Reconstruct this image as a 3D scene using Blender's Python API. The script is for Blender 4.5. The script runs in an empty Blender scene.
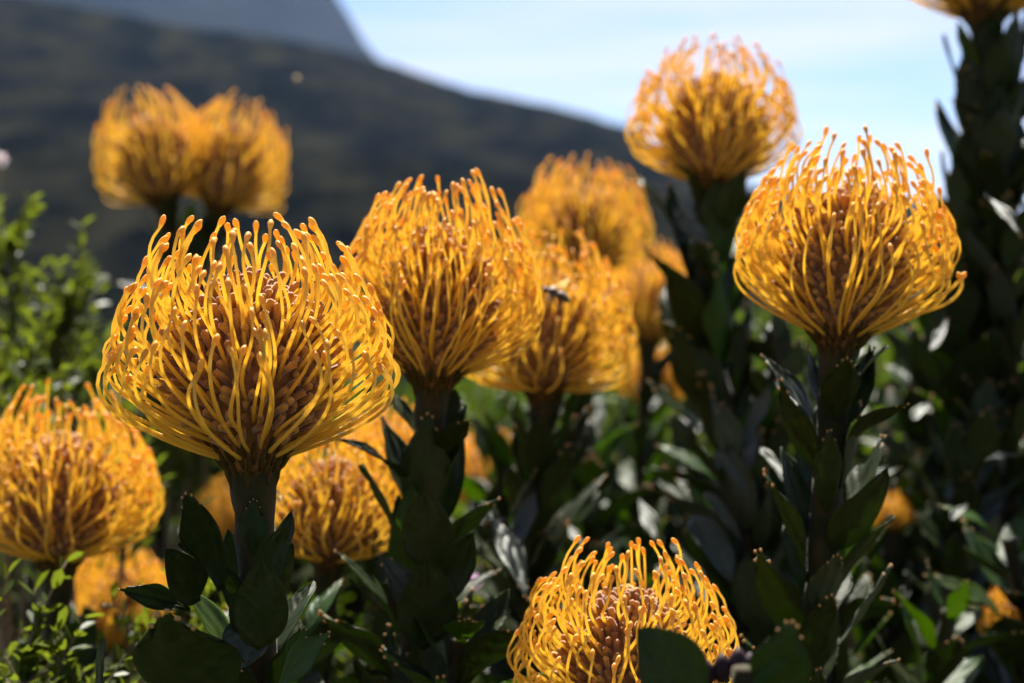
import bpy, math, random
from mathutils import Vector, Matrix, noise
rnd = random.Random(11)
R = math.radians
# ------------------------------------------------------------------ camera, sky, sun, exposure
sc = bpy.context.scene
C = sc.collection
FPX = 1911.0
CAMZ = 1.0
cd = bpy.data.cameras.new('camera'); cam = bpy.data.objects.new('camera', cd); C.objects.link(cam)
cam.location = (0, 0, CAMZ); cam.rotation_euler = (R(90), 0, 0)
cd.sensor_width = 36; cd.lens = FPX/1024*36; cd.clip_start = 0.02; cd.clip_end = 20000
cd.dof.use_dof = True; cd.dof.focus_distance = 0.725; cd.dof.aperture_fstop = 9.5
sc.camera = cam
SUN_EL, SUN_AZ = 57, 0          # azimuth measured from the view direction (+Y), negative = left
w = bpy.data.worlds.new('World'); sc.world = w; w.use_nodes = True
nt = w.node_tree; bg = nt.nodes['Background']
sky = nt.nodes.new('ShaderNodeTexSky'); sky.sky_type = 'NISHITA'; sky.sun_disc = False
sky.sun_elevation = R(SUN_EL); sky.sun_rotation = R(SUN_AZ); sky.dust_density = .1; sky.air_density = .6
tc = nt.nodes.new('ShaderNodeTexCoord'); mp = nt.nodes.new('ShaderNodeMapping'); mp.inputs['Scale'].default_value = (2.2, 2.2, 22)
mp.inputs['Rotation'].default_value = (0, R(5), 0)
nz = nt.nodes.new('ShaderNodeTexNoise'); nz.inputs['Scale'].default_value = 1.9; nz.inputs['Detail'].default_value = 5; nz.inputs['Roughness'].default_value = .5
cr = nt.nodes.new('ShaderNodeValToRGB'); cr.color_ramp.elements[0].position = .34; cr.color_ramp.elements[1].position = .60
cr.color_ramp.elements[0].color = (.0, .0, .0, 1); cr.color_ramp.elements[1].color = (.8, .8, .8, 1)
mx = nt.nodes.new('ShaderNodeMixRGB'); mx.inputs[2].default_value = (6.6, 6.1, 6.5, 1)
L = nt.links.new
L(tc.outputs['Generated'], mp.inputs[0]); L(mp.outputs[0], nz.inputs['Vector']); L(nz.outputs['Fac'], cr.inputs[0])
sx = nt.nodes.new('ShaderNodeSeparateXYZ'); mr = nt.nodes.new('ShaderNodeMapRange'); mr.inputs[1].default_value = .10; mr.inputs[2].default_value = .45; mr.inputs[3].default_value = 1; mr.inputs[4].default_value = 0
ml = nt.nodes.new('ShaderNodeMath'); ml.operation = 'MULTIPLY'
L(tc.outputs['Generated'], sx.inputs[0]); L(sx.outputs[2], mr.inputs[0]); L(mr.outputs[0], ml.inputs[1]); L(cr.outputs[0], ml.inputs[0]); L(ml.outputs[0], mx.inputs[0]); L(sky.outputs[0], mx.inputs[1]); L(mx.outputs[0], bg.inputs[0])
bg.inputs[1].default_value = 0.05
sd = bpy.data.lights.new('sun', 'SUN'); sd.energy = 5; sd.angle = R(.53); sd.color = (1, .95, .86)
so = bpy.data.objects.new('sun', sd); C.objects.link(so)
sv = Vector((math.sin(R(SUN_AZ))*math.cos(R(SUN_EL)), math.cos(R(SUN_AZ))*math.cos(R(SUN_EL)), math.sin(R(SUN_EL))))
so.location = sv*50; so.rotation_euler = sv.to_track_quat('Z', 'Y').to_euler()
vs = sc.view_settings; vs.view_transform = 'Standard'; vs.look = 'None'; vs.gamma = 1; vs.exposure = 1.65
sc.render.engine = 'CYCLES'; cy = sc.cycles
cy.max_bounces = 10; cy.diffuse_bounces = 4; cy.glossy_bounces = 2; cy.transmission_bounces = 8; cy.transparent_max_bounces = 8; cy.volume_bounces = 0
cy.use_denoising = True; cy.sample_clamp_indirect = 6; cy.caustics_reflective = False; cy.caustics_refractive = False

# ------------------------------------------------------------------ helpers
def P(px, py, d): return Vector(((px-512)*d/FPX, d, CAMZ-(py-341.5)*d/FPX))
class MB:
    def __init__(s): s.v = []; s.f = []; s.m = []
    def add(s, vs, fs, m=0):
        o = len(s.v); s.v += [tuple(v) for v in vs]; s.f += [tuple(i+o for i in f) for f in fs]; s.m += [m]*len(fs)
    def tube(s, pts, rads, n=6, m=0, mats=None, cap=True):
        pts = [Vector(p) for p in pts]; K = len(pts); vs = []; fs = []; ms = []
        t0 = (pts[1]-pts[0]).normalized(); a = t0.orthogonal().normalized()
        for i, p in enumerate(pts):
            t = (pts[min(i+1, K-1)]-pts[max(i-1, 0)])
            if t.length < 1e-9: t = t0
            t.normalize(); a = (a-t*a.dot(t)).normalized(); b = t.cross(a)
            for k in range(n):
                an = 2*math.pi*k/n; vs.append(p+(a*math.cos(an)+b*math.sin(an))*rads[i])
        for i in range(K-1):
            for k in range(n):
                k2 = (k+1) % n; fs.append((i*n+k, i*n+k2, (i+1)*n+k2, (i+1)*n+k)); ms.append(mats[i] if mats else m)
        if cap:
            fs.append(tuple(range(n))[::-1]); ms.append(mats[0] if mats else m)
            fs.append(tuple((K-1)*n+k for k in range(n))); ms.append(mats[-1] if mats else m)
        o = len(s.v); s.v += [tuple(v) for v in vs]; s.f += [tuple(i+o for i in f) for f in fs]; s.m += ms
    def mesh(s, name, mats, smooth=True):
        me = bpy.data.meshes.new(name); me.from_pydata(s.v, [], s.f)
        for m in mats: me.materials.append(m)
        me.polygons.foreach_set('material_index', s.m)
        me.polygons.foreach_set('use_smooth', [smooth]*len(s.f)); me.update(); return me
    def build(s, name, mats, parent=None, smooth=True):
        o = bpy.data.objects.new(name, s.mesh(name, mats, smooth)); C.objects.link(o); o.parent = parent; return o
def tag(o, label=None, cat=None, group=None, kind=None):
    if label: o['label'] = label
    if cat: o['category'] = cat
    if group: o['group'] = group
    if kind: o['kind'] = kind
    return o
def empty(name, loc, label, cat, group=None):
    o = bpy.data.objects.new(name, None); C.objects.link(o); o.location = loc; o.empty_display_size = .02
    return tag(o, label, cat, group)
def mesh_obj(name, me, parent=None):
    o = bpy.data.objects.new(name, me); C.objects.link(o); o.parent = parent; return o

# ------------------------------------------------------------------ materials
def mat(name, c1, c2=None, scale=100, rough=.5, trans=0, tcol=None, bump=0, bscale=None, spec=.5, sheen=0, coord='Object', detail=3, ramp=(.35, .65), vein=False, vary=0, stretch=0):
    m = bpy.data.materials.new(name); m.use_nodes = True; t = m.node_tree; n = t.nodes; p = n['Principled BSDF']
    p.inputs['Roughness'].default_value = rough; p.inputs['Specular IOR Level'].default_value = spec
    p.inputs['Base Color'].default_value = (*c1, 1)
    if sheen: p.inputs['Sheen Weight'].default_value = sheen
    co = n.new('ShaderNodeTexCoord')
    if c2:
        z = n.new('ShaderNodeTexNoise'); z.inputs['Scale'].default_value = scale; z.inputs['Detail'].default_value = detail
        r = n.new('ShaderNodeValToRGB'); r.color_ramp.elements[0].position = ramp[0]; r.color_ramp.elements[1].position = ramp[1]
        r.color_ramp.elements[0].color = (*c1, 1); r.color_ramp.elements[1].color = (*c2, 1)
        mpp = n.new('ShaderNodeMapping'); mpp.inputs['Scale'].default_value = (1, stretch or 1, 1); t.links.new(co.outputs[coord], mpp.inputs[0]); t.links.new(mpp.outputs[0], z.inputs['Vector']); t.links.new(z.outputs['Fac'], r.inputs[0]); t.links.new(r.outputs[0], p.inputs['Base Color'])
    if bump:
        z2 = n.new('ShaderNodeTexNoise'); z2.inputs['Scale'].default_value = bscale or scale*3; z2.inputs['Detail'].default_value = 4
        b = n.new('ShaderNodeBump'); b.inputs['Strength'].default_value = bump; b.inputs['Distance'].default_value = .3/(bscale or scale*3)
        t.links.new(co.outputs[coord], z2.inputs['Vector']); t.links.new(z2.outputs['Fac'], b.inputs['Height']); t.links.new(b.outputs[0], p.inputs['Normal'])
    if vein:
        sx = n.new('ShaderNodeSeparateXYZ'); ab = n.new('ShaderNodeMath'); ab.operation = 'ABSOLUTE'; ma = n.new('ShaderNodeMath'); ma.operation = 'MULTIPLY_ADD'; ma.inputs[1].default_value = -1.3
        sc_ = n.new('ShaderNodeMath'); sc_.operation = 'MULTIPLY'; sc_.inputs[1].default_value = 48; si = n.new('ShaderNodeMath'); si.operation = 'SINE'; pw = n.new('ShaderNodeMath'); pw.operation = 'SMOOTH_MIN'; pw.inputs[1].default_value = -.5; pw.inputs[2].default_value = .5
        rb = n.new('ShaderNodeMath'); rb.operation = 'MINIMUM'; r2 = n.new('ShaderNodeMath'); r2.operation = 'MULTIPLY'; r2.inputs[1].default_value = 60; r3 = n.new('ShaderNodeMath'); r3.operation = 'SUBTRACT'; r3.inputs[1].default_value = 1.6
        lk = t.links.new; lk(co.outputs['Object'], sx.inputs[0]); lk(sx.outputs[0], ab.inputs[0]); lk(ab.outputs[0], ma.inputs[0]); lk(sx.outputs[1], ma.inputs[2]); lk(ma.outputs[0], sc_.inputs[0]); lk(sc_.outputs[0], si.inputs[0])
        lk(ab.outputs[0], r2.inputs[0]); lk(r2.outputs[0], r3.inputs[0]); lk(si.outputs[0], rb.inputs[0]); lk(r3.outputs[0], rb.inputs[1])
        b2 = n.new('ShaderNodeBump'); b2.inputs['Strength'].default_value = .14; b2.inputs['Distance'].default_value = .0006; lk(rb.outputs[0], b2.inputs['Height'])
        if bump: lk(b.outputs[0], b2.inputs['Normal'])
        lk(b2.outputs[0], p.inputs['Normal'])
    src = None
    if vary:
        oi = n.new('ShaderNodeObjectInfo'); mr = n.new('ShaderNodeMapRange'); mr.inputs[3].default_value = 1-vary; mr.inputs[4].default_value = 1+vary*.35
        hs = n.new('ShaderNodeHueSaturation'); mh_ = n.new('ShaderNodeMapRange'); mh_.inputs[3].default_value = .5-vary*.05; mh_.inputs[4].default_value = .5+vary*.04
        fr = n.new('ShaderNodeMath'); fr.operation = 'MULTIPLY'; fr.inputs[1].default_value = 7.31; f2 = n.new('ShaderNodeMath'); f2.operation = 'FRACT'
        lk = t.links.new; lk(oi.outputs['Random'], mr.inputs[0]); lk(mr.outputs[0], hs.inputs['Value']); lk(oi.outputs['Random'], fr.inputs[0]); lk(fr.outputs[0], f2.inputs[0]); lk(f2.outputs[0], mh_.inputs[0]); lk(mh_.outputs[0], hs.inputs['Hue'])
        if c2: lk(r.outputs[0], hs.inputs['Color'])
        else: hs.inputs['Color'].default_value = (*c1, 1)
        lk(hs.outputs[0], p.inputs['Base Color'])
    if trans:
        tr = n.new('ShaderNodeBsdfTranslucent'); tr.inputs[0].default_value = (*(tcol or c1), 1)
        ms = n.new('ShaderNodeMixShader'); ms.inputs[0].default_value = trans
        t.links.new(p.outputs[0], ms.inputs[1]); t.links.new(tr.outputs[0], ms.inputs[2]); t.links.new(ms.outputs[0], n['Material Output'].inputs[0])
    return m
M_style = mat('style_yellow', (.97, .62, .10), (.98, .69, .16), 60, rough=.36, trans=.62, tcol=(1, .78, .20), spec=.42, vary=.14)
M_tip = mat('pollen_orange', (.93, .48, .05), (.94, .60, .09), 300, rough=.55, trans=.4, tcol=(1, .58, .08), vary=.2)
M_floret = mat('floret_tawny', (.30, .11, .010), (.68, .35, .05), 110, rough=.75, trans=.22, tcol=(.8, .3, .03), sheen=.5, bump=.5, bscale=700)
M_recept = mat('receptacle_brown', (.16, .06, .015), (.25, .10, .03), 200, rough=.8)
M_bract = mat('bract_green', (.045, .038, .010), (.10, .05, .012), 200, rough=.9, spec=.1, bump=.4, bscale=500)
M_stem = mat('stem_green', (.020, .022, .007), (.050, .034, .010), 120, rough=.85, spec=.15, sheen=.1, bump=.6, bscale=500)
M_leaf = mat('leaf_green', (.020, .030, .007), (.034, .048, .011), 14, rough=.38, trans=.2, tcol=(.15, .24, .015), bump=.25, bscale=120, spec=.16, vein=True, vary=.3)
M_leafb = mat('leaf_bright', (.04, .08, .015), (.065, .12, .022), 20, rough=.38, trans=.45, tcol=(.24, .36, .015), bump=.2, bscale=150, spec=.25, vein=True, vary=.3)
M_leafg = mat('leaf_grey', (.032, .046, .022), (.055, .068, .036), 20, rough=.45, trans=.12, tcol=(.12, .22, .05), bump=.2, bscale=150, spec=.4, vein=True, vary=.3)
M_gland = mat('gland_tan', (.55, .32, .10), rough=.5, trans=.3, tcol=(.8, .4, .1))
M_fine = mat('fine_leaf', (.028, .048, .006), (.075, .095, .010), 40, rough=.45, trans=.4, tcol=(.19, .24, .014), spec=.2)
M_twig = mat('twig_brown', (.10, .07, .04), (.16, .12, .06), 80, rough=.85)

# ------------------------------------------------------------------ terrain
def lerp_poly(x, pts):
    if x <= pts[0][0]: return pts[0][1]
    for (a, b), (c, d) in zip(pts, pts[1:]):
        if x <= c: return b+(d-b)*(x-a)/(c-a)
    return pts[-1][1]
def hill(name, y0, y1, yb, ridge, xs, rough, m, n=70, shape=1.0, canopy=0, cs=.16):
    mb = MB(); nx = len(xs); vs = []; fs = []
    for j in range(n+12):
        for px in xs:
            if j <= n: u = j/n; y = y0+(y1-y0)*u
            else: u = 1; y = y1+(yb-y1)*(j-n)/11
            zr = CAMZ+(341.5-lerp_poly(px, ridge))/FPX*y1
            x = (px-512)*y1/FPX*(.35+.65*(y/y1))
            z = zr*(u**shape) if j <= n else zr*(1-((j-n)/11)**1.3)
            z += noise.fractal(Vector((x, y, 0))*(3.0/(y1-y0)), 1.0, 2.1, 6)*rough*min(1, u*3)*min(1, (1-u)*3+.05)
            if canopy: z += (1-noise.cell(Vector((0, 0, 0)))*0-min(1, noise.voronoi(Vector((x, y, 0))*cs)[0][0]*1.2))*canopy*min(1, .5+(1-u)*2.5)*(.6+.8*noise.noise(Vector((x, y, 5))*.03))*min(1, u*4)
            vs.append((x, y, z-1.5*(1-u)))
    for j in range(n+11):
        for i in range(nx-1):
            a = j*nx+i; fs.append((a, a+1, a+1+nx, a+nx))
    mb.add(vs, fs); o = mb.build(name, [m]); o['kind'] = 'structure'; return o
M_ground = mat('ground_soil', (.035, .035, .018), (.06, .06, .028), .8, rough=.95, spec=.0)
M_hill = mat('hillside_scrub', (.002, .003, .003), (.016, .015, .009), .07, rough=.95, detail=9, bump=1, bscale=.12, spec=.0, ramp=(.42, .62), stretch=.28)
M_mount = mat('mountain_rock', (.008, .010, .014), (.022, .024, .028), .006, rough=.95, detail=8, bump=1, bscale=.02, spec=.0)
mb = MB(); mb.add([(-6000, -200, 0), (6000, -200, 0), (6000, 9000, 0), (-6000, 9000, 0)], [(0, 1, 2, 3)])
tag(mb.build('ground', [M_ground], smooth=False), kind='structure')
hill('hillside', 45, 620, 900, [(-900, -170), (-300, -60), (40, 0), (170, 24), (300, 44), (380, 62), (470, 90), (560, 108), (630, 128), (690, 176), (800, 196), (960, 205), (1300, 245), (2200, 300)],
     [-500+i*4.5 for i in range(450)], 9, M_hill, n=330, canopy=4, shape=1.7)
hill('mountain', 1150, 2000, 2600, [(-1400, -420), (0, -300), (230, -120), (300, -50), (335, -6), (350, 18), (366, 46), (385, 66), (480, 110), (800, 240), (1100, 300)],
     [-1400+i*14 for i in range(180)], 22, M_mount, shape=1.2)

# haze: one closed box of air round everything
mb = MB(); x0, x1, y0, y1, z0, z1 = -7000, 7000, -400, 9500, -3.5, 900
mb.add([(x0, y0, z0), (x1, y0, z0), (x1, y1, z0), (x0, y1, z0), (x0, y0, z1), (x1, y0, z1), (x1, y1, z1), (x0, y1, z1)],
       [(3, 2, 1, 0), (4, 5, 6, 7), (0, 1, 5, 4), (1, 2, 6, 5), (2, 3, 7, 6), (3, 0, 4, 7)])
mh = bpy.data.materials.new('haze'); mh.use_nodes = True; t = mh.node_tree; t.nodes.remove(t.nodes['Principled BSDF'])
pv = t.nodes.new('ShaderNodeVolumePrincipled'); pv.inputs['Color'].default_value = (.42, .62, 1, 1); pv.inputs['Density'].default_value = .00006
pv.inputs['Anisotropy'].default_value = .2
t.links.new(pv.outputs[0], t.nodes['Material Output'].inputs['Volume'])
hz = mb.build('haze', [mh], smooth=False); tag(hz, 'thin bluish haze over the far mountain and hillside', 'haze', kind='stuff')

# ------------------------------------------------------------------ leaves (shared templates: y along the blade 0..1, x across, z = upper side)
def leaf_mesh(seed, teeth=4, point=False, wid=.36, curl=.15, cup=.35, twist=0, mats=None, thick=.010, glands=True):
    r = random.Random(seed); NU, NV = 16, 12; mb = MB()
    def pt(u, v, side):
        if point: prof = (math.sin(math.pi*min(1, v)**.85)**.75)*(1 if v < 1 else 0)+.03*(1-v); y = v
        else:
            prof = (.16+.84*math.sin(math.pi*.5*min(1, v/.68))**1.2) if v < .68 else (1-.52*((v-.68)/.32)**1.9)
            tooth = 0
            if teeth and v > .55:
                ph = (u+1)/2*teeth
                tooth = (abs(math.sin(math.pi*ph))-.6)*.055*((v-.55)/.45)**2
            y = v*(1-.20*u*u*v)+tooth
        x = u*wid*prof*(.5 if not point else .5)*2*.5
        z = cup*(x*x)*3+curl*(y-.05)**2*(-1)
        z += twist*x*y+.022*math.sin(7*y+seed)*u+.010*math.sin(13*y+seed*2)*math.cos(u*4) + .010*math.cos(u*9+seed)*v
        if abs(u) < .07: z -= .006*(1-v)
        return Vector((x, y, z+side*thick*(.5)*(1-abs(u)**4*.7)))
    vs = []; fs = []
    for side in (1, -1):
        for j in range(NV+1):
            for i in range(NU+1): vs.append(pt(-1+2*i/NU, j/NV, side))
    W = NU+1; O = W*(NV+1)
    for j in range(NV):
        for i in range(NU):
            a = j*W+i; fs.append((a, a+1, a+1+W, a+W)); fs.append((O+a, O+a+W, O+a+1+W, O+a+1))
    for i in range(NU):
        fs.append((i+1, i, O+i, O+i+1)); a = NV*W+i; fs.append((a, a+1, O+a+1, O+a))
    for j in range(NV):
        a = j*W; fs.append((a, a+W, O+a+W, O+a)); a = j*W+NU; fs.append((a+W, a, O+a, O+a+W))
    mb.add(vs, fs)
    if not point and teeth and glands:
        for k in range(teeth):
            u = -1+(k+.5)*2/teeth; p = pt(u, 1, 0)
            mb.tube([p-Vector((0, .018, 0)), p-Vector((0, .006, 0)), p+Vector((0, .008, 0)), p+Vector((0, .014, 0))], [.004, .013, .012, .003], 6, m=1)
    return mb.mesh('leaf', mats or [M_leaf, M_gland])
def leafset(m): return [leaf_mesh(1, 5, wid=.42, curl=.12, mats=[m, M_gland]), leaf_mesh(2, 4, wid=.36, curl=-.14, mats=[m, M_gland]), leaf_mesh(3, 3, wid=.34, curl=.3, twist=.3, mats=[m, M_gland]),
                        leaf_mesh(4, 0, True, wid=.46, curl=.05, mats=[m, M_gland]), leaf_mesh(5, 5, wid=.46, curl=-.3, cup=.6, twist=-.3, mats=[m, M_gland]), leaf_mesh(6, 0, True, wid=.38, curl=-.2, cup=.5, mats=[m, M_gland])]
LF = leafset(M_leaf); LB = leafset(M_leafb); LG = leafset(M_leafg)
def frame(p, d, n, length, width=None):
    d = d.normalized(); x = d.cross(n); x = x.normalized() if x.length > 1e-6 else d.orthogonal().normalized(); n = x.cross(d)
    m = Matrix((x, d, n)).transposed().to_4x4(); m.translation = p
    return m @ Matrix.Diagonal((width or length, length, length, 1))
def put_leaf(root, me, p, d, n, length, wf=1.0):
    o = mesh_obj('leaf', me, root); o.matrix_local = frame(p-root.location, d, n, length, length*wf); return o

def spline(pts, n):
    out = []; K = len(pts)
    for i in range(K-1):
        p0 = pts[max(i-1, 0)]; p1 = pts[i]; p2 = pts[i+1]; p3 = pts[min(i+2, K-1)]
        for k in range(n):
            t = k/n; out.append(.5*((2*p1)+(p2-p0)*t+(2*p0-5*p1+4*p2-p3)*t*t+(3*p1-p0-3*p2+p3)*t**3))
    out.append(pts[-1]); return out

# stem from its top down to the ground, with leaves along it
def stalk(root, top, axis, r0, leaf0, leaflen=.06, spacing=.011, seed=0, meshes=LF, bend=(0, 0), zmin=None, open_=32, wf=1.0, mix=None, drift=(0, 0), flare=0):
    r = random.Random(seed); d = top.y
    zmin = zmin if zmin is not None else CAMZ-.185*d-.05
    g = root.location
    mid1 = top-axis*.10+Vector((drift[0]*.3, drift[1]*.3, 0)); mid2 = top-axis*.16+Vector((bend[0]*.5+drift[0], bend[1]*.5+drift[1], -.10))
    low = Vector(((mid2.x+g.x)/2, (mid2.y+g.y)/2, mid2.z*.45))
    path = spline([top, mid1, mid2, low, g], 14)
    rads = [r0*(1+.5*math.exp(-i/2)*.6+.35*i/len(path)) for i in range(len(path))]
    if flare:
        extra = [top-axis*(.004+.0045*k) for k in range(1, 7)]; path = [top, top-axis*.002]+extra+[p for p in path if (p-top).dot(axis) < -.036]
        rads = [flare, flare*.99]+[r0+(flare-r0)*math.exp(-k/2.2) for k in range(1, 7)]+[r0*(1+.35*i/len(path)) for i in range(len(path)-8)]
    rads = [q*(1+.05*math.sin(i*2.3)*(i > 2)) for i, q in enumerate(rads)]
    mb = MB(); mb.tube([p-g for p in path], rads, 14)
    mb.v = [tuple(Vector(v)+Vector((noise.noise(Vector(v)*160), noise.noise(Vector(v)*160+Vector((9, 9, 9))), 0))*.0011) for v in mb.v]
    mb.build('stem', [M_stem], root)
    s = 0; k = 0; nxt = leaf0; ang = r.random()*6.28
    for a, b, ra in zip(path, path[1:], rads):
        seg = (b-a).length; tdir = (a-b).normalized()
        while nxt < s+seg:
            p = a+(b-a)*((nxt-s)/seg)
            if p.z < zmin: return
            ang += 2.39996+r.uniform(-.35, .35)
            e1 = tdir.orthogonal().normalized(); e2 = tdir.cross(e1)
            rad = e1*math.cos(ang)+e2*math.sin(ang)
            grow = min(1, .68+.32*(nxt-leaf0)/.04)
            th = R(open_+r.uniform(-14, 16)); dl = tdir*math.cos(th)+rad*math.sin(th); nn = -rad*math.cos(th)+tdir*math.sin(th)
            nn = nn+tdir.cross(rad)*r.uniform(-.35, .35)
            ms = meshes if not mix or r.random() > mix[1] else mix[0]
            put_leaf(root, r.choice(ms), p+rad*ra*.8, dl, nn, leaflen*grow*r.uniform(.8, 1.15), wf*r.uniform(.9, 1.15))
            k += 1; nxt += spacing*r.uniform(.7, 1.3)
            if k > 95: return
        s += seg

# ------------------------------------------------------------------ pincushion flower heads
PROF = [(0, .010), (.008, .0165), (.018, .023), (.03, .0275), (.042, .028), (.052, .025), (.061, .018), (.066, .010), (.069, .0)]
def prof(z): return lerp_poly(z, PROF)
def bez(a, b, c, d, t): s = 1-t; return a*(s*s*s)+b*(3*s*s*t)+c*(3*s*t*t)+d*(t**3)
def flower_head(root, base, axis, s, seed, nst=230, split=True, spin=0, tall=1.0, openness=1.0, top_fill=1.0, nsides=6, stray=2, near=False, low=1.0):
    r = random.Random(seed)
    mb = MB(); n = 20; zs = [.072*i/18 for i in range(19)]
    # bract cup and domed receptacle
    for j in range(18):
        pass
    ring = []
    vs = []; fs = []
    for j, z in enumerate(zs):
        rr = max(prof(min(z, .069)), .0005)
        for k in range(n): a = 6.2832*k/n; vs.append((rr*math.cos(a), rr*math.sin(a), z*tall))
    for j in range(18):
        for k in range(n): fs.append((j*n+k, j*n+(k+1) % n, (j+1)*n+(k+1) % n, (j+1)*n+k))
    mb.add(vs, fs, 0)
    # small overlapping bracts at the neck
    for i in range(60):
        a = i*2.39996; z = -.004+.014*i/60; rr = .0095 if z < 0 else prof(z)
        o = Vector((math.cos(a), math.sin(a), 0)); p = o*rr+Vector((0, 0, z)); up = (Vector((0, 0, 1))+o*(.25 if z < 0 else .8)).normalized()
        mb.tube([p-up*.004, p+up*.001, p+up*.005, p+up*.008], [.0005, .0013, .0009, .0002], 5, m=1)
    # florets
    NF = 520
    for i in range(NF):
        q = (i+.5)/NF; z = .010+.059*(1-(1-q)**1.25) if q < 1 else .069
        z = min(z, .0685); a = i*2.39996+r.uniform(-.06, .06); rr = prof(z); o = Vector((math.cos(a), math.sin(a), 0))
        lean = max(0, min(1, (z-.03)/.04)); d = (o*(1-lean*.8)+Vector((0, 0, .55+lean*.8))).normalized()
        p = o*(rr-.002)+Vector((0, 0, z*tall)); l = r.uniform(.0055, .0105)
        side = Vector((-o.y, o.x, 0))*r.uniform(-.0022, .0022); back = o*r.uniform(-.0012, .0022)
        mb.tube([p, p+d*l*.45, p+d*l*.8+side*.5+back, p+d*l+side+back*1.8, p+d*l*1.06+side+back*2.2], [.0012, .0013, .0015, .0016, .0007], 5, m=2)
    rot = Vector((0, 0, 1)).rotation_difference(axis).to_matrix().to_4x4() @ Matrix.Rotation(spin, 4, 'Z')
    mw = Matrix.Translation(base-root.location) @ rot @ Matrix.Scale(s, 4)
    head = mb.build('flower_head', [M_recept, M_bract, M_floret], root); head.matrix_local = mw
    toworld = rot.to_3x3()
    # styles
    sts = []
    for i in range(nst):
        q = (i+.5)/nst; a = i*2.39996+r.uniform(-.16, .16); o = Vector((math.cos(a), math.sin(a), 0)); zz = Vector((0, 0, 1))
        zb = .005+.058*q**1.25; rb = prof(zb)*.9
        P0 = o*rb+zz*zb
        # tip polar angle measured at (0,0,.036)
        al = math.acos(-.04+.97*q)+R(r.uniform(-6, 6)); wide = .0535*openness
        vert = .055*(1+r.uniform(-.10, .12))
        tr_ = wide*math.sin(al)*(1+r.uniform(-.06, .05)); tz = .042+(vert*math.cos(al) if al < 1.57 else .040*math.cos(al))
        if q > .72: tr_ *= r.uniform(.75, 1.12); tz += r.uniform(-.006, .007)
        tz -= (1-q)**3*.02*(1-low); P3 = o*tr_+zz*tz
        out = o*math.sin(al)+zz*math.cos(al)
        P1 = P0+(o*(.80-.42*q)+zz*(.30*low+.40*q))*(.026-.008*q)
        P2 = P3+o*(.0125-.003*q+r.uniform(-.003, .003))-zz*(.0155+r.uniform(-.004, .004))
        tn = Vector((-o.y, o.x, 0)); wv = r.uniform(-.0028, .0028); w2 = r.uniform(-.004, .004)
        P3 = P3+tn*w2
        K = 13; pts = []
        for k in range(K):
            t = k/(K-1); pts.append(bez(P0, P1, P2, P3, t)+tn*wv*math.sin(t*5))
        # incurved hook at the end
        dirn = (pts[-1]-pts[-3]).normalized(); hk = (dirn*.55-o*(.75+r.uniform(-.5, .35))+zz*r.uniform(-.3, .35)+tn*r.uniform(-.45, .45)).normalized()
        if r.random() < .07: hk = (o*.3+dirn).normalized()
        if r.random() < .05: pts = [p+tn*(.006*(k/K)**2)*(1 if wv > 0 else -1)-zz*.004*(k/K)**3 for k, p in enumerate(pts)]
        e = pts[-1]; dd = (dirn+hk*.5).normalized()
        e1 = e+dd*.0017; d2 = (dirn+hk*1.1).normalized(); e2 = e1+d2*.0016; e3 = e2+d2*.0014; e4 = e3+d2*.0009
        pts += [e1, e2, e3, e4]
        th = r.uniform(.88, 1.1)
        rad = [(.00087-.00028*k/(K-1))*th for k in range(K)]+[.00100*th, .00130*th, .00108*th, .0004]
        pts = [Vector((p.x, p.y, p.z*tall)) for p in pts]
        fy = (toworld @ P3).y
        if fy < -.022 and .04 < q < .62 and r.random() < .27: continue
        sts.append((pts, rad, fy))
    for _ in range(stray):   # long drooping strays below the cup
        pass
    MI = [0]*12+[0, 1, 1, 1, 1]
    order = sorted(range(len(sts)), key=lambda i: sts[i][2])
    near_ids = order[:100] if split else []
    for i in near_ids:
        m = MB(); m.tube(sts[i][0], sts[i][1], nsides, mats=MI); m.build('style', [M_style, M_tip], head)
    m = MB()
    for i in order[len(near_ids):]: m.tube(sts[i][0], sts[i][1], nsides, mats=MI)
    o = m.build('style_cluster', [M_style, M_tip], head); o['kind'] = 'stuff'
    return head

def axis_of(lx, ly): return Vector((math.sin(R(lx)), -math.sin(R(ly)), 1)).normalized()   # lx right lean, ly lean toward the camera
FL = []
def flower(bx, by, wpx, d, label, lean=(0, 0), seed=1, split=True, nst=250, tall=1.0, leaf0=.03, leaflen=.06, spacing=.011, op=1.0, g=None, bend=(0, 0), meshes=None, r0=.0072, open_=32, mix=None, drift=(0, 0), wf=1.0, low=1.0):
    base = P(bx, by, d); s = wpx*d/FPX/.112/op; ax = axis_of(*lean)
    gl = g or (base.x*.85+rnd.uniform(-.05, .05), base.y+rnd.uniform(.0, .15))
    root = empty('pincushion_flower', (gl[0], gl[1], 0), label, 'flower', 'yellow pincushion flowers on leafy stems')
    flower_head(root, base, ax, s, seed, nst, split, spin=seed*1.3, tall=tall, openness=op, low=low)
    stalk(root, base+ax*.001, ax, r0*s**.5, leaf0, leaflen, spacing, seed+50, meshes or LF, bend, open_=open_, mix=mix or (LB, .18), drift=drift, wf=wf, flare=.0101*s)
    FL.append(root); return root

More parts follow.
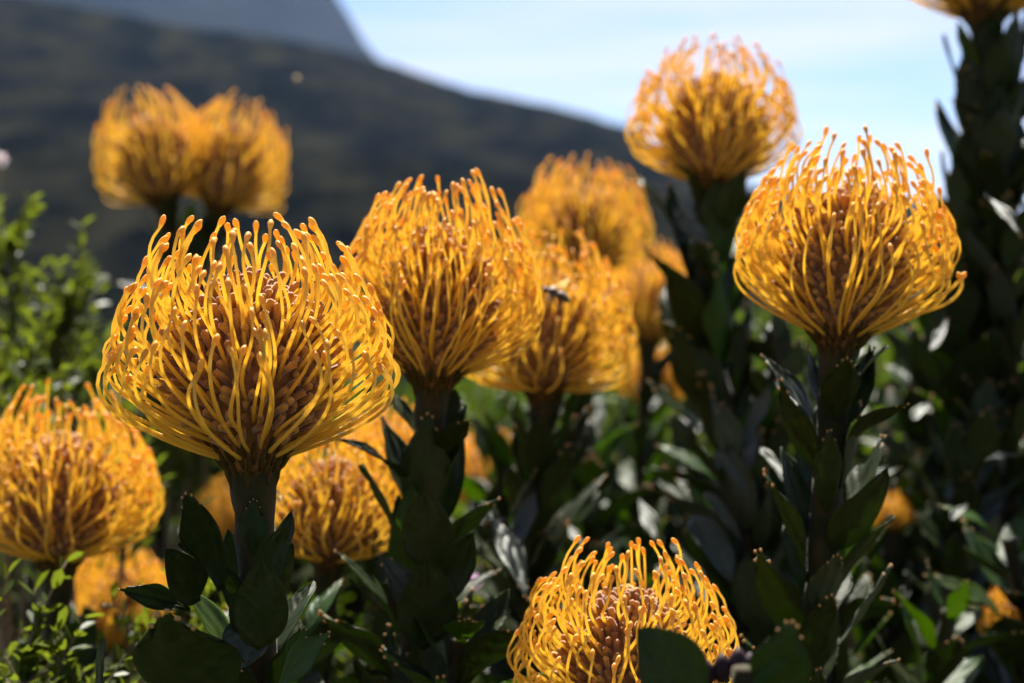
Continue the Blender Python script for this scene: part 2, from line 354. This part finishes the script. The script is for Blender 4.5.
f1 = flower(253, 470, 285, .74, 'large sharp yellow pincushion flower, biggest and frontmost, at left centre above a bare dark stem', (-1, 3), 1, leaf0=.036, leaflen=.040, spacing=.007, r0=.0074, nst=245, tall=1.01, low=.8)
f2 = flower(432, 388, 204, .90, 'yellow pincushion flower just behind the sharp front one, to its upper right', (4, 2), 2, tall=1.17, low=1.1, leaf0=.025, leaflen=.056, spacing=.0075)
f3 = flower(543, 399, 182, 1.15, 'yellow pincushion flower with the bee hovering over it', (3, 3), 3, tall=1.12, op=1.1, low=.1, leaf0=.025, leaflen=.06, spacing=.0075)
f4 = flower(582, 280, 136, 1.6, 'blurred yellow pincushion flower rising directly above the one with the bee', (2, 2), 24, nst=200)
f5 = flower(648, 345, 112, 1.9, 'small blurred yellow flower peeking out right of the middle cluster', (3, 2), 5, split=False)
f6 = flower(655, 410, 78, 2.0, 'tiny blurred yellow flower lowest at the right of the middle cluster', (0, 2), 6, split=False)
f7 = flower(712, 190, 170, 1.25, 'tall yellow pincushion flower standing against the pale sky', (2, -2), 7, nst=210, low=.8, leaf0=.018, leaflen=.07, spacing=.0065, bend=(.06, 0))
f8 = flower(838, 348, 220, .87, 'big yellow pincushion flower on the right with loose stray styles low on its right side', (4, 2), 8, tall=1.09, low=1.1, leaf0=.022, leaflen=.048, spacing=.006, bend=(-.02, 0), mix=(LG, .3))
f9 = flower(985, 24, 180, 1.35, 'yellow flower cut off by the top edge, atop the dark spiky stem', (1, -6), 9, split=False, leaf0=.03, leaflen=.07, spacing=.0052, open_=30, bend=(-.03, 0), meshes=LF[3:])
f10 = flower(165, 206, 122, 1.8, 'left half of the blurred touching pair of flowers before the hillside', (-13, 0), 10, low=.3, nst=170, tall=1.1, drift=(.012, 0))
f11 = flower(217, 212, 120, 1.82, 'right half of the blurred touching pair of flowers before the hillside', (16, 0), 11, low=.3, nst=170, tall=1.08, drift=(-.012, 0))
f12 = flower(58, 568, 200, 1.05, 'yellow pincushion flower low at the left edge of the view', (2, 3), 12, tall=1.02, low=.8, op=1.04, leaf0=.04)
f13 = flower(328, 566, 158, 1.02, 'yellow pincushion flower tucked below and right of the sharp front one', (4, 3), 13, low=.5, nst=190, leaf0=.05)
f14 = flower(122, 652, 118, 1.3, 'blurred orange-yellow flower low down behind green leaves, right of the left-edge flower', (0, 3), 14, split=False)
f15 = flower(622, 738, 232, .80, 'yellow pincushion flower at the bottom edge with curling styles, lowest of all', (2, 7), 15, op=1.05, nst=200, low=.7)
f16 = flower(487, 512, 92, 1.9, 'dim orange flower glimpsed below the bee flower, behind the stems', (0, 0), 16, split=False)
f17 = flower(390, 500, 110, 1.25, 'half hidden yellow flower wedged between the front flower and the dark stem', (6, 0), 17, split=False)
f18 = flower(234, 545, 80, 1.6, 'scrap of yellow flower showing behind the thick bare stem of the front flower', (0, 0), 18, split=False)
f19 = flower(890, 532, 46, 1.33, 'small orange flower glimpsed among dark leaves below the big right-hand flower', (0, 0), 19, split=False)
f20 = flower(1020, 655, 84, 1.15, 'orange flower cut by the right edge near the bottom corner', (0, 0), 20, split=False)

# the two long loose styles low on the right of flower f8
hd = [c for c in f8.children if c.name.startswith('flower_head')][0]
inv = (Matrix.Translation(f8.location) @ hd.matrix_basis).inverted()
for pl in ([(868, 322), (900, 318), (930, 310), (952, 300), (962, 285), (957, 272)], [(872, 316), (905, 306), (935, 300), (955, 285), (966, 272)]):
    pts = spline([inv @ P(x, y, .86-.0003*i) for i, (x, y) in enumerate(pl)], 4); m = MB(); K = len(pts)
    m.tube(pts, [.0009]*(K-3)+[.0014, .0014, .0004], 6, mats=[0]*(K-3)+[1]*3); m.build('style', [M_style, M_tip], hd)

# hand-placed leaves of the front stem
def hl(root, me, px, py, d, tx, ty, td, nx, ny, nz_, wf=1.0):
    a = P(px, py, d); b = P(tx, ty, td); put_leaf(root, me, a, b-a, Vector((nx, ny, nz_)), (b-a).length, wf)
T = LF
hl(f1, T[0], 205, 735, .70, 172, 600, .66, .1, 1, .3, 1.35)
hl(f1, T[3], 200, 600, .73, 168, 552, .70, .3, -1, .2, .9)
hl(f1, T[3], 262, 590, .715, 284, 528, .70, -.3, -1, .2, 1.0)
hl(f1, LB[0], 276, 690, .68, 322, 632, .67, -.4, -1, .8, 1.0)
hl(f1, T[4], 222, 590, .715, 198, 488, .71, -.3, -1, .1, .85)
hl(f1, T[3], 260, 650, .70, 262, 560, .69, .2, -1, .2, 1.2)
hl(f1, LB[1], 285, 680, .70, 312, 628, .69, -.6, -1, .5, 1.3)
hl(f1, LG[0], 262, 600, .74, 232, 672, .72, .5, -1, .8, 1.3)
hl(f1, T[2], 190, 610, .74, 136, 585, .72, .2, -1, .6, 1.0)
hl(f1, LG[3], 106, 720, .70, 98, 640, .69, -1, -.6, .2, .8)
hl(f2, T[3], 430, 570, .86, 424, 490, .85, .1, -1, .1, 1.3)
hl(f2, T[3], 425, 650, .85, 428, 560, .84, .3, -1, .1, 1.4)
hl(f2, T[5], 440, 600, .86, 485, 530, .84, -.5, -1, .2, 1.1)
hl(f2, LG[2], 440, 650, .86, 400, 555, .85, .9, -1, .2, 1.0)

# ------------------------------------------------------------------ leafy shoots without flowers
def shoot(tx, ty, d, label, lean=(0, 0), seed=1, leaflen=.06, spacing=.010, meshes=None, mix=None, open_=35, wf=1.0, bend=(0, 0), r0=.004):
    top = P(tx, ty, d); ax = axis_of(*lean)
    root = empty('leafy_shoot', (top.x+rnd.uniform(-.05, .05), top.y+rnd.uniform(0, .1), 0), label, 'plant', 'leafy shoots among the flowers')
    stalk(root, top, ax, r0, .0, leaflen, spacing, seed, meshes or LF, bend, open_=open_, mix=mix, wf=wf); return root
SH = [
 (1000, 130, 1.15, 'leafy shoot at the right edge beside the dark spiky stem', (-3, 0), LF, (LG, .3)),
 (1045, 60, 1.2, 'leafy shoot cut by the right edge near the top', (-4, 0), LF, (LB, .3)),
 (930, 330, 1.35, 'dark leafy shoot right of the big right-hand flower', (5, 0), LF, (LG, .3)),
 (960, 250, 1.25, 'dark leafy shoot behind the right side of the big right-hand flower', (-3, 0), LF, (LB, .2)),
 (985, 420, 1.1, 'leafy shoot low at right below the edge shoot', (10, 0), LF, (LG, .25)),
 (900, 480, 1.2, 'shaded leafy shoot at right in front of a small orange flower', (8, 0), LF, (LB, .2)),
 (770, 330, 1.1, 'leafy shoot left of the big right-hand flower stem', (-5, 0), LF, (LG, .35)),
 (735, 450, 1.0, 'leafy shoot with silvery blades left of the right-hand stem', (-8, 0), LF, (LG, .5)),
 (690, 430, 1.2, 'leafy shoot with silvery blades under the tall sky flower', (-8, 0), LF, (LG, .5)),
 (640, 440, 1.35, 'bright green leafy shoot below the middle cluster', (0, 0), LF, (LB, .6)),
 (590, 450, 1.4, 'green leafy shoot under the right side of the bee flower', (3, 0), LF, (LB, .6)),
 (545, 470, 1.3, 'leafy shoot under the bee flower', (-2, 0), LF, (LB, .3)),
 (500, 520, 1.1, 'leafy shoot right of the dark middle stem', (-14, 0), LF, (LG, .4)),
 (500, 440, 1.5, 'dark leafy shoot just left below the bee flower', (0, 0), LF, (LB, .3)),
 (395, 580, 1.0, 'leafy shoot left of the dark middle stem', (-10, 0), LF, (LG, .2)),
 (845, 560, .95, 'leafy shoot at the foot of the big right-hand flower', (6, 0), LF, (LB, .3)),
 (950, 610, .95, 'leafy shoot near the bottom right corner', (12, 0), LF, (LB, .4)),
 (1010, 540, 1.0, 'leafy shoot on the right edge, lower of the two', (-10, 0), LF, (LB, .5)),
 (460, 640, .85, 'leafy shoot at the bottom right of the dark middle stem', (5, 0), LF, (LB, .4)),
 (300, 640, .9, 'leafy shoot at the bottom right of the front flower stem', (10, 0), LF, (LB, .3)),
]
for i, (x, y, d, lab, ln, ms, mxx) in enumerate(SH):
    if x > 600: d *= 1.13
    shoot(x, y, d, lab, ln, 200+i, rnd.uniform(.042, .056), .0072, ms, mxx, open_=rnd.uniform(28, 46), wf=1.15)

def glint(root, px, py, tx, ty, d, wf=.9, tilt=0):
    a = P(px, py, d); b = P(tx, ty, d); dz = b.z-a.z; b.y += dz/.545
    put_leaf(root, LG[rnd.choice((0, 1, 3))], a, b-a, Vector((tilt, -.48, .88)), (b-a).length, wf)
SR = {o['label']: o for o in C.objects if o.get('category') == 'plant'}
def near_root(px, d):
    return min(SR.values(), key=lambda o: abs(o.location.x-(px-512)*d/FPX)+abs(o.location.y-d)*.7)
for (px, py, tx, ty, d, wf) in ((930, 352, 958, 326, 1.15, .5), (912, 420, 938, 402, 1.2, .6), (776, 382, 798, 420, 1.05, .45), (760, 448, 780, 480, 1.0, .35), (715, 452, 740, 488, 1.1, .35), (704, 492, 732, 528, 1.1, .35), (490, 512, 528, 572, 1.05, .45),
    (655, 565, 690, 590, 1.1, .6), (692, 515, 722, 565, 1.1, .7), (835, 420, 812, 445, 1.0, .6), (870, 480, 905, 466, 1.2, .5), (985, 195, 1004, 232, 1.15, .35), (676, 212, 700, 262, 1.25, .5), (520, 490, 545, 500, 1.2, .6), (800, 590, 822, 560, 1.0, .6), (985, 460, 1020, 452, 1.1, .4), (640, 500, 652, 530, 1.2, .6), (560, 520, 580, 545, 1.2, .6), (950, 520, 975, 505, 1.1, .5)):
    glint(near_root(px, d), px, py, tx, ty, d, wf, rnd.uniform(-.15, .15))

# near dark blurred leaves and buds at the bottom edge
nr = empty('leafy_shoot', (P(720, 700, .5).x, .56, 0), 'near dark shoot with round leaves and purple buds over the bottom edge flower', 'plant', 'leafy shoots among the flowers')
top = P(745, 668, .56); mb = MB(); pp = spline([top, top-Vector((0, -.01, .1)), top-Vector((0, -.01, .4)), Vector(nr.location)], 8)
mb.tube([p-nr.location for p in pp], [.004]*len(pp), 8); mb.build('stem', [M_stem], nr)
hl(nr, LF[3], 700, 715, .56, 640, 628, .55, .3, -1, .5, 1.5)
hl(nr, LF[0], 770, 715, .56, 790, 628, .55, -.2, -1, .3, 1.5)
hl(nr, LB[3], 735, 700, .56, 790, 655, .55, -.2, -1, 1, .6)
M_bud = mat('bud_purple', (.02, .008, .012), (.05, .02, .025), 200, rough=.6, spec=.2)
for (x, y, s) in ((738, 662, .003), (750, 670, .0035), (722, 668, .003), (706, 674, .003), (762, 660, .0025)):
    mb = MB(); c = P(x, y, .57)-nr.location; mb.tube([c+Vector((0, 0, z*s)) for z in (-1.6, -1.2, -.5, .3, 1, 1.5)], [s*.3, s*.7, s, s*.95, s*.6, s*.1], 8)
    mb.build('bud', [M_bud], nr)

# ------------------------------------------------------------------ bushes behind: branching stems with many leaves
def leaf_quad(mb, p, d, n, l, wd, m=0):
    d = d.normalized(); x = d.cross(n)
    x = x.normalized() if x.length > 1e-6 else d.orthogonal().normalized(); n = x.cross(d)
    a = p; pts = [a, a+d*l*.3+x*wd*.42+n*wd*.12, a+d*l*.7+x*wd*.5+n*wd*.15, a+d*l, a+d*l*.7-x*wd*.5+n*wd*.15, a+d*l*.3-x*wd*.42+n*wd*.12, a+d*l*.35, a+d*l*.72]
    mb.add(pts, [(0, 1, 6), (1, 2, 7, 6), (2, 3, 7), (3, 4, 7), (4, 5, 6, 7), (5, 0, 6)], m)
def bush(name, cx, cy, hgt, rad, nb, nl, ll, lw, lm, label, cat, group, seed, twig=.06, zlow=.35):
    r = random.Random(seed); root = empty(name, (cx, cy, 0), label, cat, group)
    st = MB(); fo = MB()
    def leaves(path, n, t0):
        K = len(path)-1
        for k in range(n):
            t = t0+(1-t0)*((k+r.random())/n); i = min(K-1, int(t*K)); p = path[i].lerp(path[i+1], t*K-i); td = (path[i+1]-path[i]).normalized()
            an = k*2.39996+r.uniform(-.5, .5); e1 = td.orthogonal().normalized(); e2 = td.cross(e1); o = e1*math.cos(an)+e2*math.sin(an)
            th = R(r.uniform(25, 65)); d = td*math.cos(th)+o*math.sin(th); nn = -o*math.cos(th)+td*math.sin(th)+Vector((r.uniform(-.4, .4), r.uniform(-.4, .4), 0))
            leaf_quad(fo, p, d, nn, ll*r.uniform(.7, 1.2), lw*r.uniform(.8, 1.2))
    for b in range(nb):
        a = r.uniform(0, 6.283); q = math.sqrt(r.random())*rad; h = hgt*(1-.10*(q/rad)**2)-abs(r.gauss(0, .12))*min(.3, rad)*2
        tip = Vector((math.cos(a)*q, math.sin(a)*q, h)); s0 = Vector((math.cos(a)*q*.1, math.sin(a)*q*.1, 0))
        j = lambda m: Vector((r.uniform(-m, m), r.uniform(-m, m), 0))
        path = spline([s0, tip*.45+j(.02), tip*.8+j(.025), tip*.92+j(.012), tip], 5); K = len(path)-1
        st.tube(path, [.0045*(1-.85*i/K)+.0006 for i in range(K+1)], 5)
        leaves(path, nl//3, 1-(1-zlow)*.4)
        for w_ in range(8):
            t = zlow+(1-zlow)*(w_+r.random())/8.2; i = min(K-1, int(t*K)); p = path[i].lerp(path[i+1], t*K-i)
            a2 = r.uniform(0, 6.283); d = Vector((math.cos(a2), math.sin(a2), r.uniform(.5, 1.6))).normalized(); l = twig*r.uniform(.6, 1.3)
            tp = [p, p+d*l*.5+j(.004), p+d*l+Vector((0, 0, l*.3))]; tp = spline(tp, 4)
            st.tube(tp, [.0013-.0009*k/8 for k in range(9)], 4); leaves(tp, max(6, nl//8), .15)
    st.build('stem', [M_twig], root); fo.build('foliage', [lm], root); return root
G1 = 'dark leafy shrubs behind the flowers'
bl = [(-.62, 2.0, .80), (-.30, 2.1, .83), (.02, 2.3, .86), (.28, 2.2, .90), (.55, 2.0, .98), (.80, 2.5, 1.08), (-1.0, 2.9, .88), (-.5, 3.1, .86), (.1, 3.3, .92), (.6, 3.3, 1.05), (1.2, 3.4, 1.12), (-1.4, 4.2, .90), (-.6, 4.5, .92), (.3, 4.6, .95), (1.1, 4.8, 1.1)]
for i, (x, y, h) in enumerate(bl):
    bush('leafy_shrub', x, y, h, .28+.05*(y-2), 26, 40, .055, .020, M_leaf, 'dark leafy shrub filling the shade behind the flower stems', 'shrub', G1, 400+i, twig=.12)
G2 = 'fine leaved bright green bushes'
fine = [(2, 228, 1.5, .10, 'fine leaved bright green bush highest at the left edge'), (62, 278, 1.55, .045, 'fine leaved bright green bush left of the front flower, under the blurred pair'), (20, 320, 1.3, .09, 'fine leaved green bush above the left edge flower'),
        (105, 330, 1.7, .10, 'green bush between the left edge flower and the front flower'), (8, 545, .92, .03, 'near fine leaved sprig at the left edge before the yellow flower'), (150, 510, 1.0, .03, 'fine leaved sprig right of the left edge flower'),
        (60, 625, .9, .035, 'low fine leaved green clump in the bottom left corner'), (370, 600, 1.15, .06, 'fine leaved greenery between the front stem and the dark middle stem'), (500, 590, 1.25, .08, 'fine leaved greenery beside the small pink blossom'), (205, 625, 1.25, .04, 'fine leaved greenery behind the foot of the front stem')]
for i, (x, y, d, rr, lab) in enumerate(fine):
    p = P(x, y, d); nb = max(3, int(rr*105)); fn = .014 if d > 1.1 else .011
    bush('fine_leaved_bush', p.x, p.y, p.z, rr, nb, 90, fn, fn*.45, M_fine, lab, 'bush', G2, 500+i, twig=.04, zlow=.78)

# scrub carpet that leads to the hillside
mb = MB(); r = random.Random(9)
for i in range(1500):
    y = 5+70*r.random()**1.7; x = r.uniform(-.42, .42)*y*1.15; h = r.uniform(.35, .85)*(1+y*.012)
    for k in range(9):
        p = Vector((x+r.gauss(0, .25), y+r.gauss(0, .25), h*r.uniform(.1, 1))); sz = r.uniform(.12, .3)
        leaf_quad(mb, p, Vector((r.uniform(-1, 1), r.uniform(-1, 1), r.uniform(0, 1.2))), Vector((r.uniform(-1, 1), -1, r.uniform(0, 1))), sz, sz*.6)
tag(mb.build('scrub', [mat('scrub_leaf', (.035, .045, .015), (.07, .075, .025), .5, rough=.7, trans=.2, tcol=(.1, .15, .02))]), 'low dark scrub stretching from the flowers to the hillside', 'scrub', kind='stuff')

# ------------------------------------------------------------------ bees
M_beed = mat('bee_dark', (.03, .018, .012), (.06, .03, .015), 800, rough=.5, sheen=.4)
M_beef = mat('bee_fuzz', (.12, .07, .025), (.18, .10, .04), 900, rough=.9, sheen=.8)
M_wing = mat('bee_wing', (.75, .62, .40), rough=.25, trans=.6, tcol=(.9, .75, .45))
def bee(px, py, d, sz, yaw, label):
    root = empty('bee', P(px, py, d), label, 'bee'); root.rotation_euler = (R(-8), R(18), yaw)
    def ell(prof_, name, m, seg=12):
        mb = MB(); mb.tube([Vector((x*sz, 0, z*sz)) for x, z, q in prof_], [q*sz for x, z, q in prof_], seg); return mb.build(name, [m], root)
    ell([(-.13, 0, .02), (-.1, 0, .10), (-.02, .01, .145), (.07, .01, .15), (.15, 0, .12), (.19, 0, .05)], 'thorax', M_beed)
    ab = MB(); pr = [(.17, 0, .05), (.22, 0, .11), (.32, -.02, .15), (.34, -.02, .145), (.43, -.04, .145), (.45, -.045, .137), (.54, -.07, .11), (.62, -.10, .06), (.66, -.11, .01)]
    ab.tube([Vector((x*sz, 0, z*sz)) for x, z, q in pr], [q*sz for x, z, q in pr], 12, mats=[1, 0, 1, 0, 1, 0, 0, 0]); ab.build('abdomen', [M_beed, M_beef], root)
    ell([(-.30, -.03, .02), (-.28, -.02, .09), (-.22, -.01, .11), (-.16, 0, .09), (-.13, 0, .03)], 'head', M_beed)
    for s in (-1, 1):
        mb = MB(); mb.tube([Vector((-.27, s*.03, .03))*sz, Vector((-.33, s*.06, .08))*sz, Vector((-.40, s*.08, .03))*sz], [.012*sz]*3, 5); mb.build('antenna', [M_beed], root)
        for (l, wd, sw, zz) in ((.62, .20, .35, .13), (.42, .15, .75, .11)):
            mb = MB(); a = Vector((.03, s*.08, zz)); dr = Vector((math.sin(sw), s*math.cos(sw)*.9, .45)).normalized(); n = dr.cross(Vector((1, 0, 0))).normalized(); x = dr.cross(n).normalized(); pts = []; N = 14
            for side in (.004, -.004):
                for k in range(N):
                    an = 6.2832*k/N; t = .5-.5*math.cos(an); pts.append((a+dr*l*t+x*wd*.5*math.sin(an)*(.5+.7*t)+n*side)*sz)
            mb.add(pts, [tuple(range(N)), tuple(range(2*N-1, N-1, -1))]+[(k, N+k, N+(k+1) % N, (k+1) % N) for k in range(N)]); mb.build('wing', [M_wing], root)
        for k, x in enumerate((-.06, .03, .12)):
            mb = MB(); mb.tube([Vector(q)*sz for q in ((x, s*.09, -.08), (x+.02, s*.17, -.16), (x+.05+.04*k, s*.16, -.30), (x+.09+.05*k, s*.15, -.38))], [.022*sz, .022*sz, .015*sz, .008*sz], 5); mb.build('leg', [M_beed], root)
bee(552, 292, 1.0, .017, R(20), 'dark honeybee hovering with raised wings over the middle flowers')
bee(299, 79, 1.9, .009, R(200), 'tiny blurred bee flying against the dark hillside above the paired flowers')

# ------------------------------------------------------------------ small pale blossoms
def blossom(px, py, d, s, col, label):
    p = P(px, py, d); root = empty('small_blossom', (p.x, p.y, 0), label, 'flower')
    mb = MB(); l = p-root.location; mb.tube([l, l-Vector((.01, 0, .1)), Vector((0, 0, 0))], [.0012, .0015, .002], 5); mb.build('stem', [M_stem], root)
    m = mat('petal_'+label.split()[0], col, rough=.6, trans=.4, tcol=col)
    for k in range(7):
        a = 6.283*k/7; mb = MB(); dd = Vector((math.cos(a), -.35, math.sin(a))); leaf_quad(mb, l, dd, Vector((0, -1, 0)), s, s*.55); mb.build('petal', [m], root)
blossom(470, 583, 1.15, .008, (.62, .40, .62), 'tiny pale pink blossom right of the dark middle stem')
blossom(1, 160, 1.6, .008, (.6, .5, .5), 'pale pinkish blossom on a thin stalk at the left edge, above the green bush')
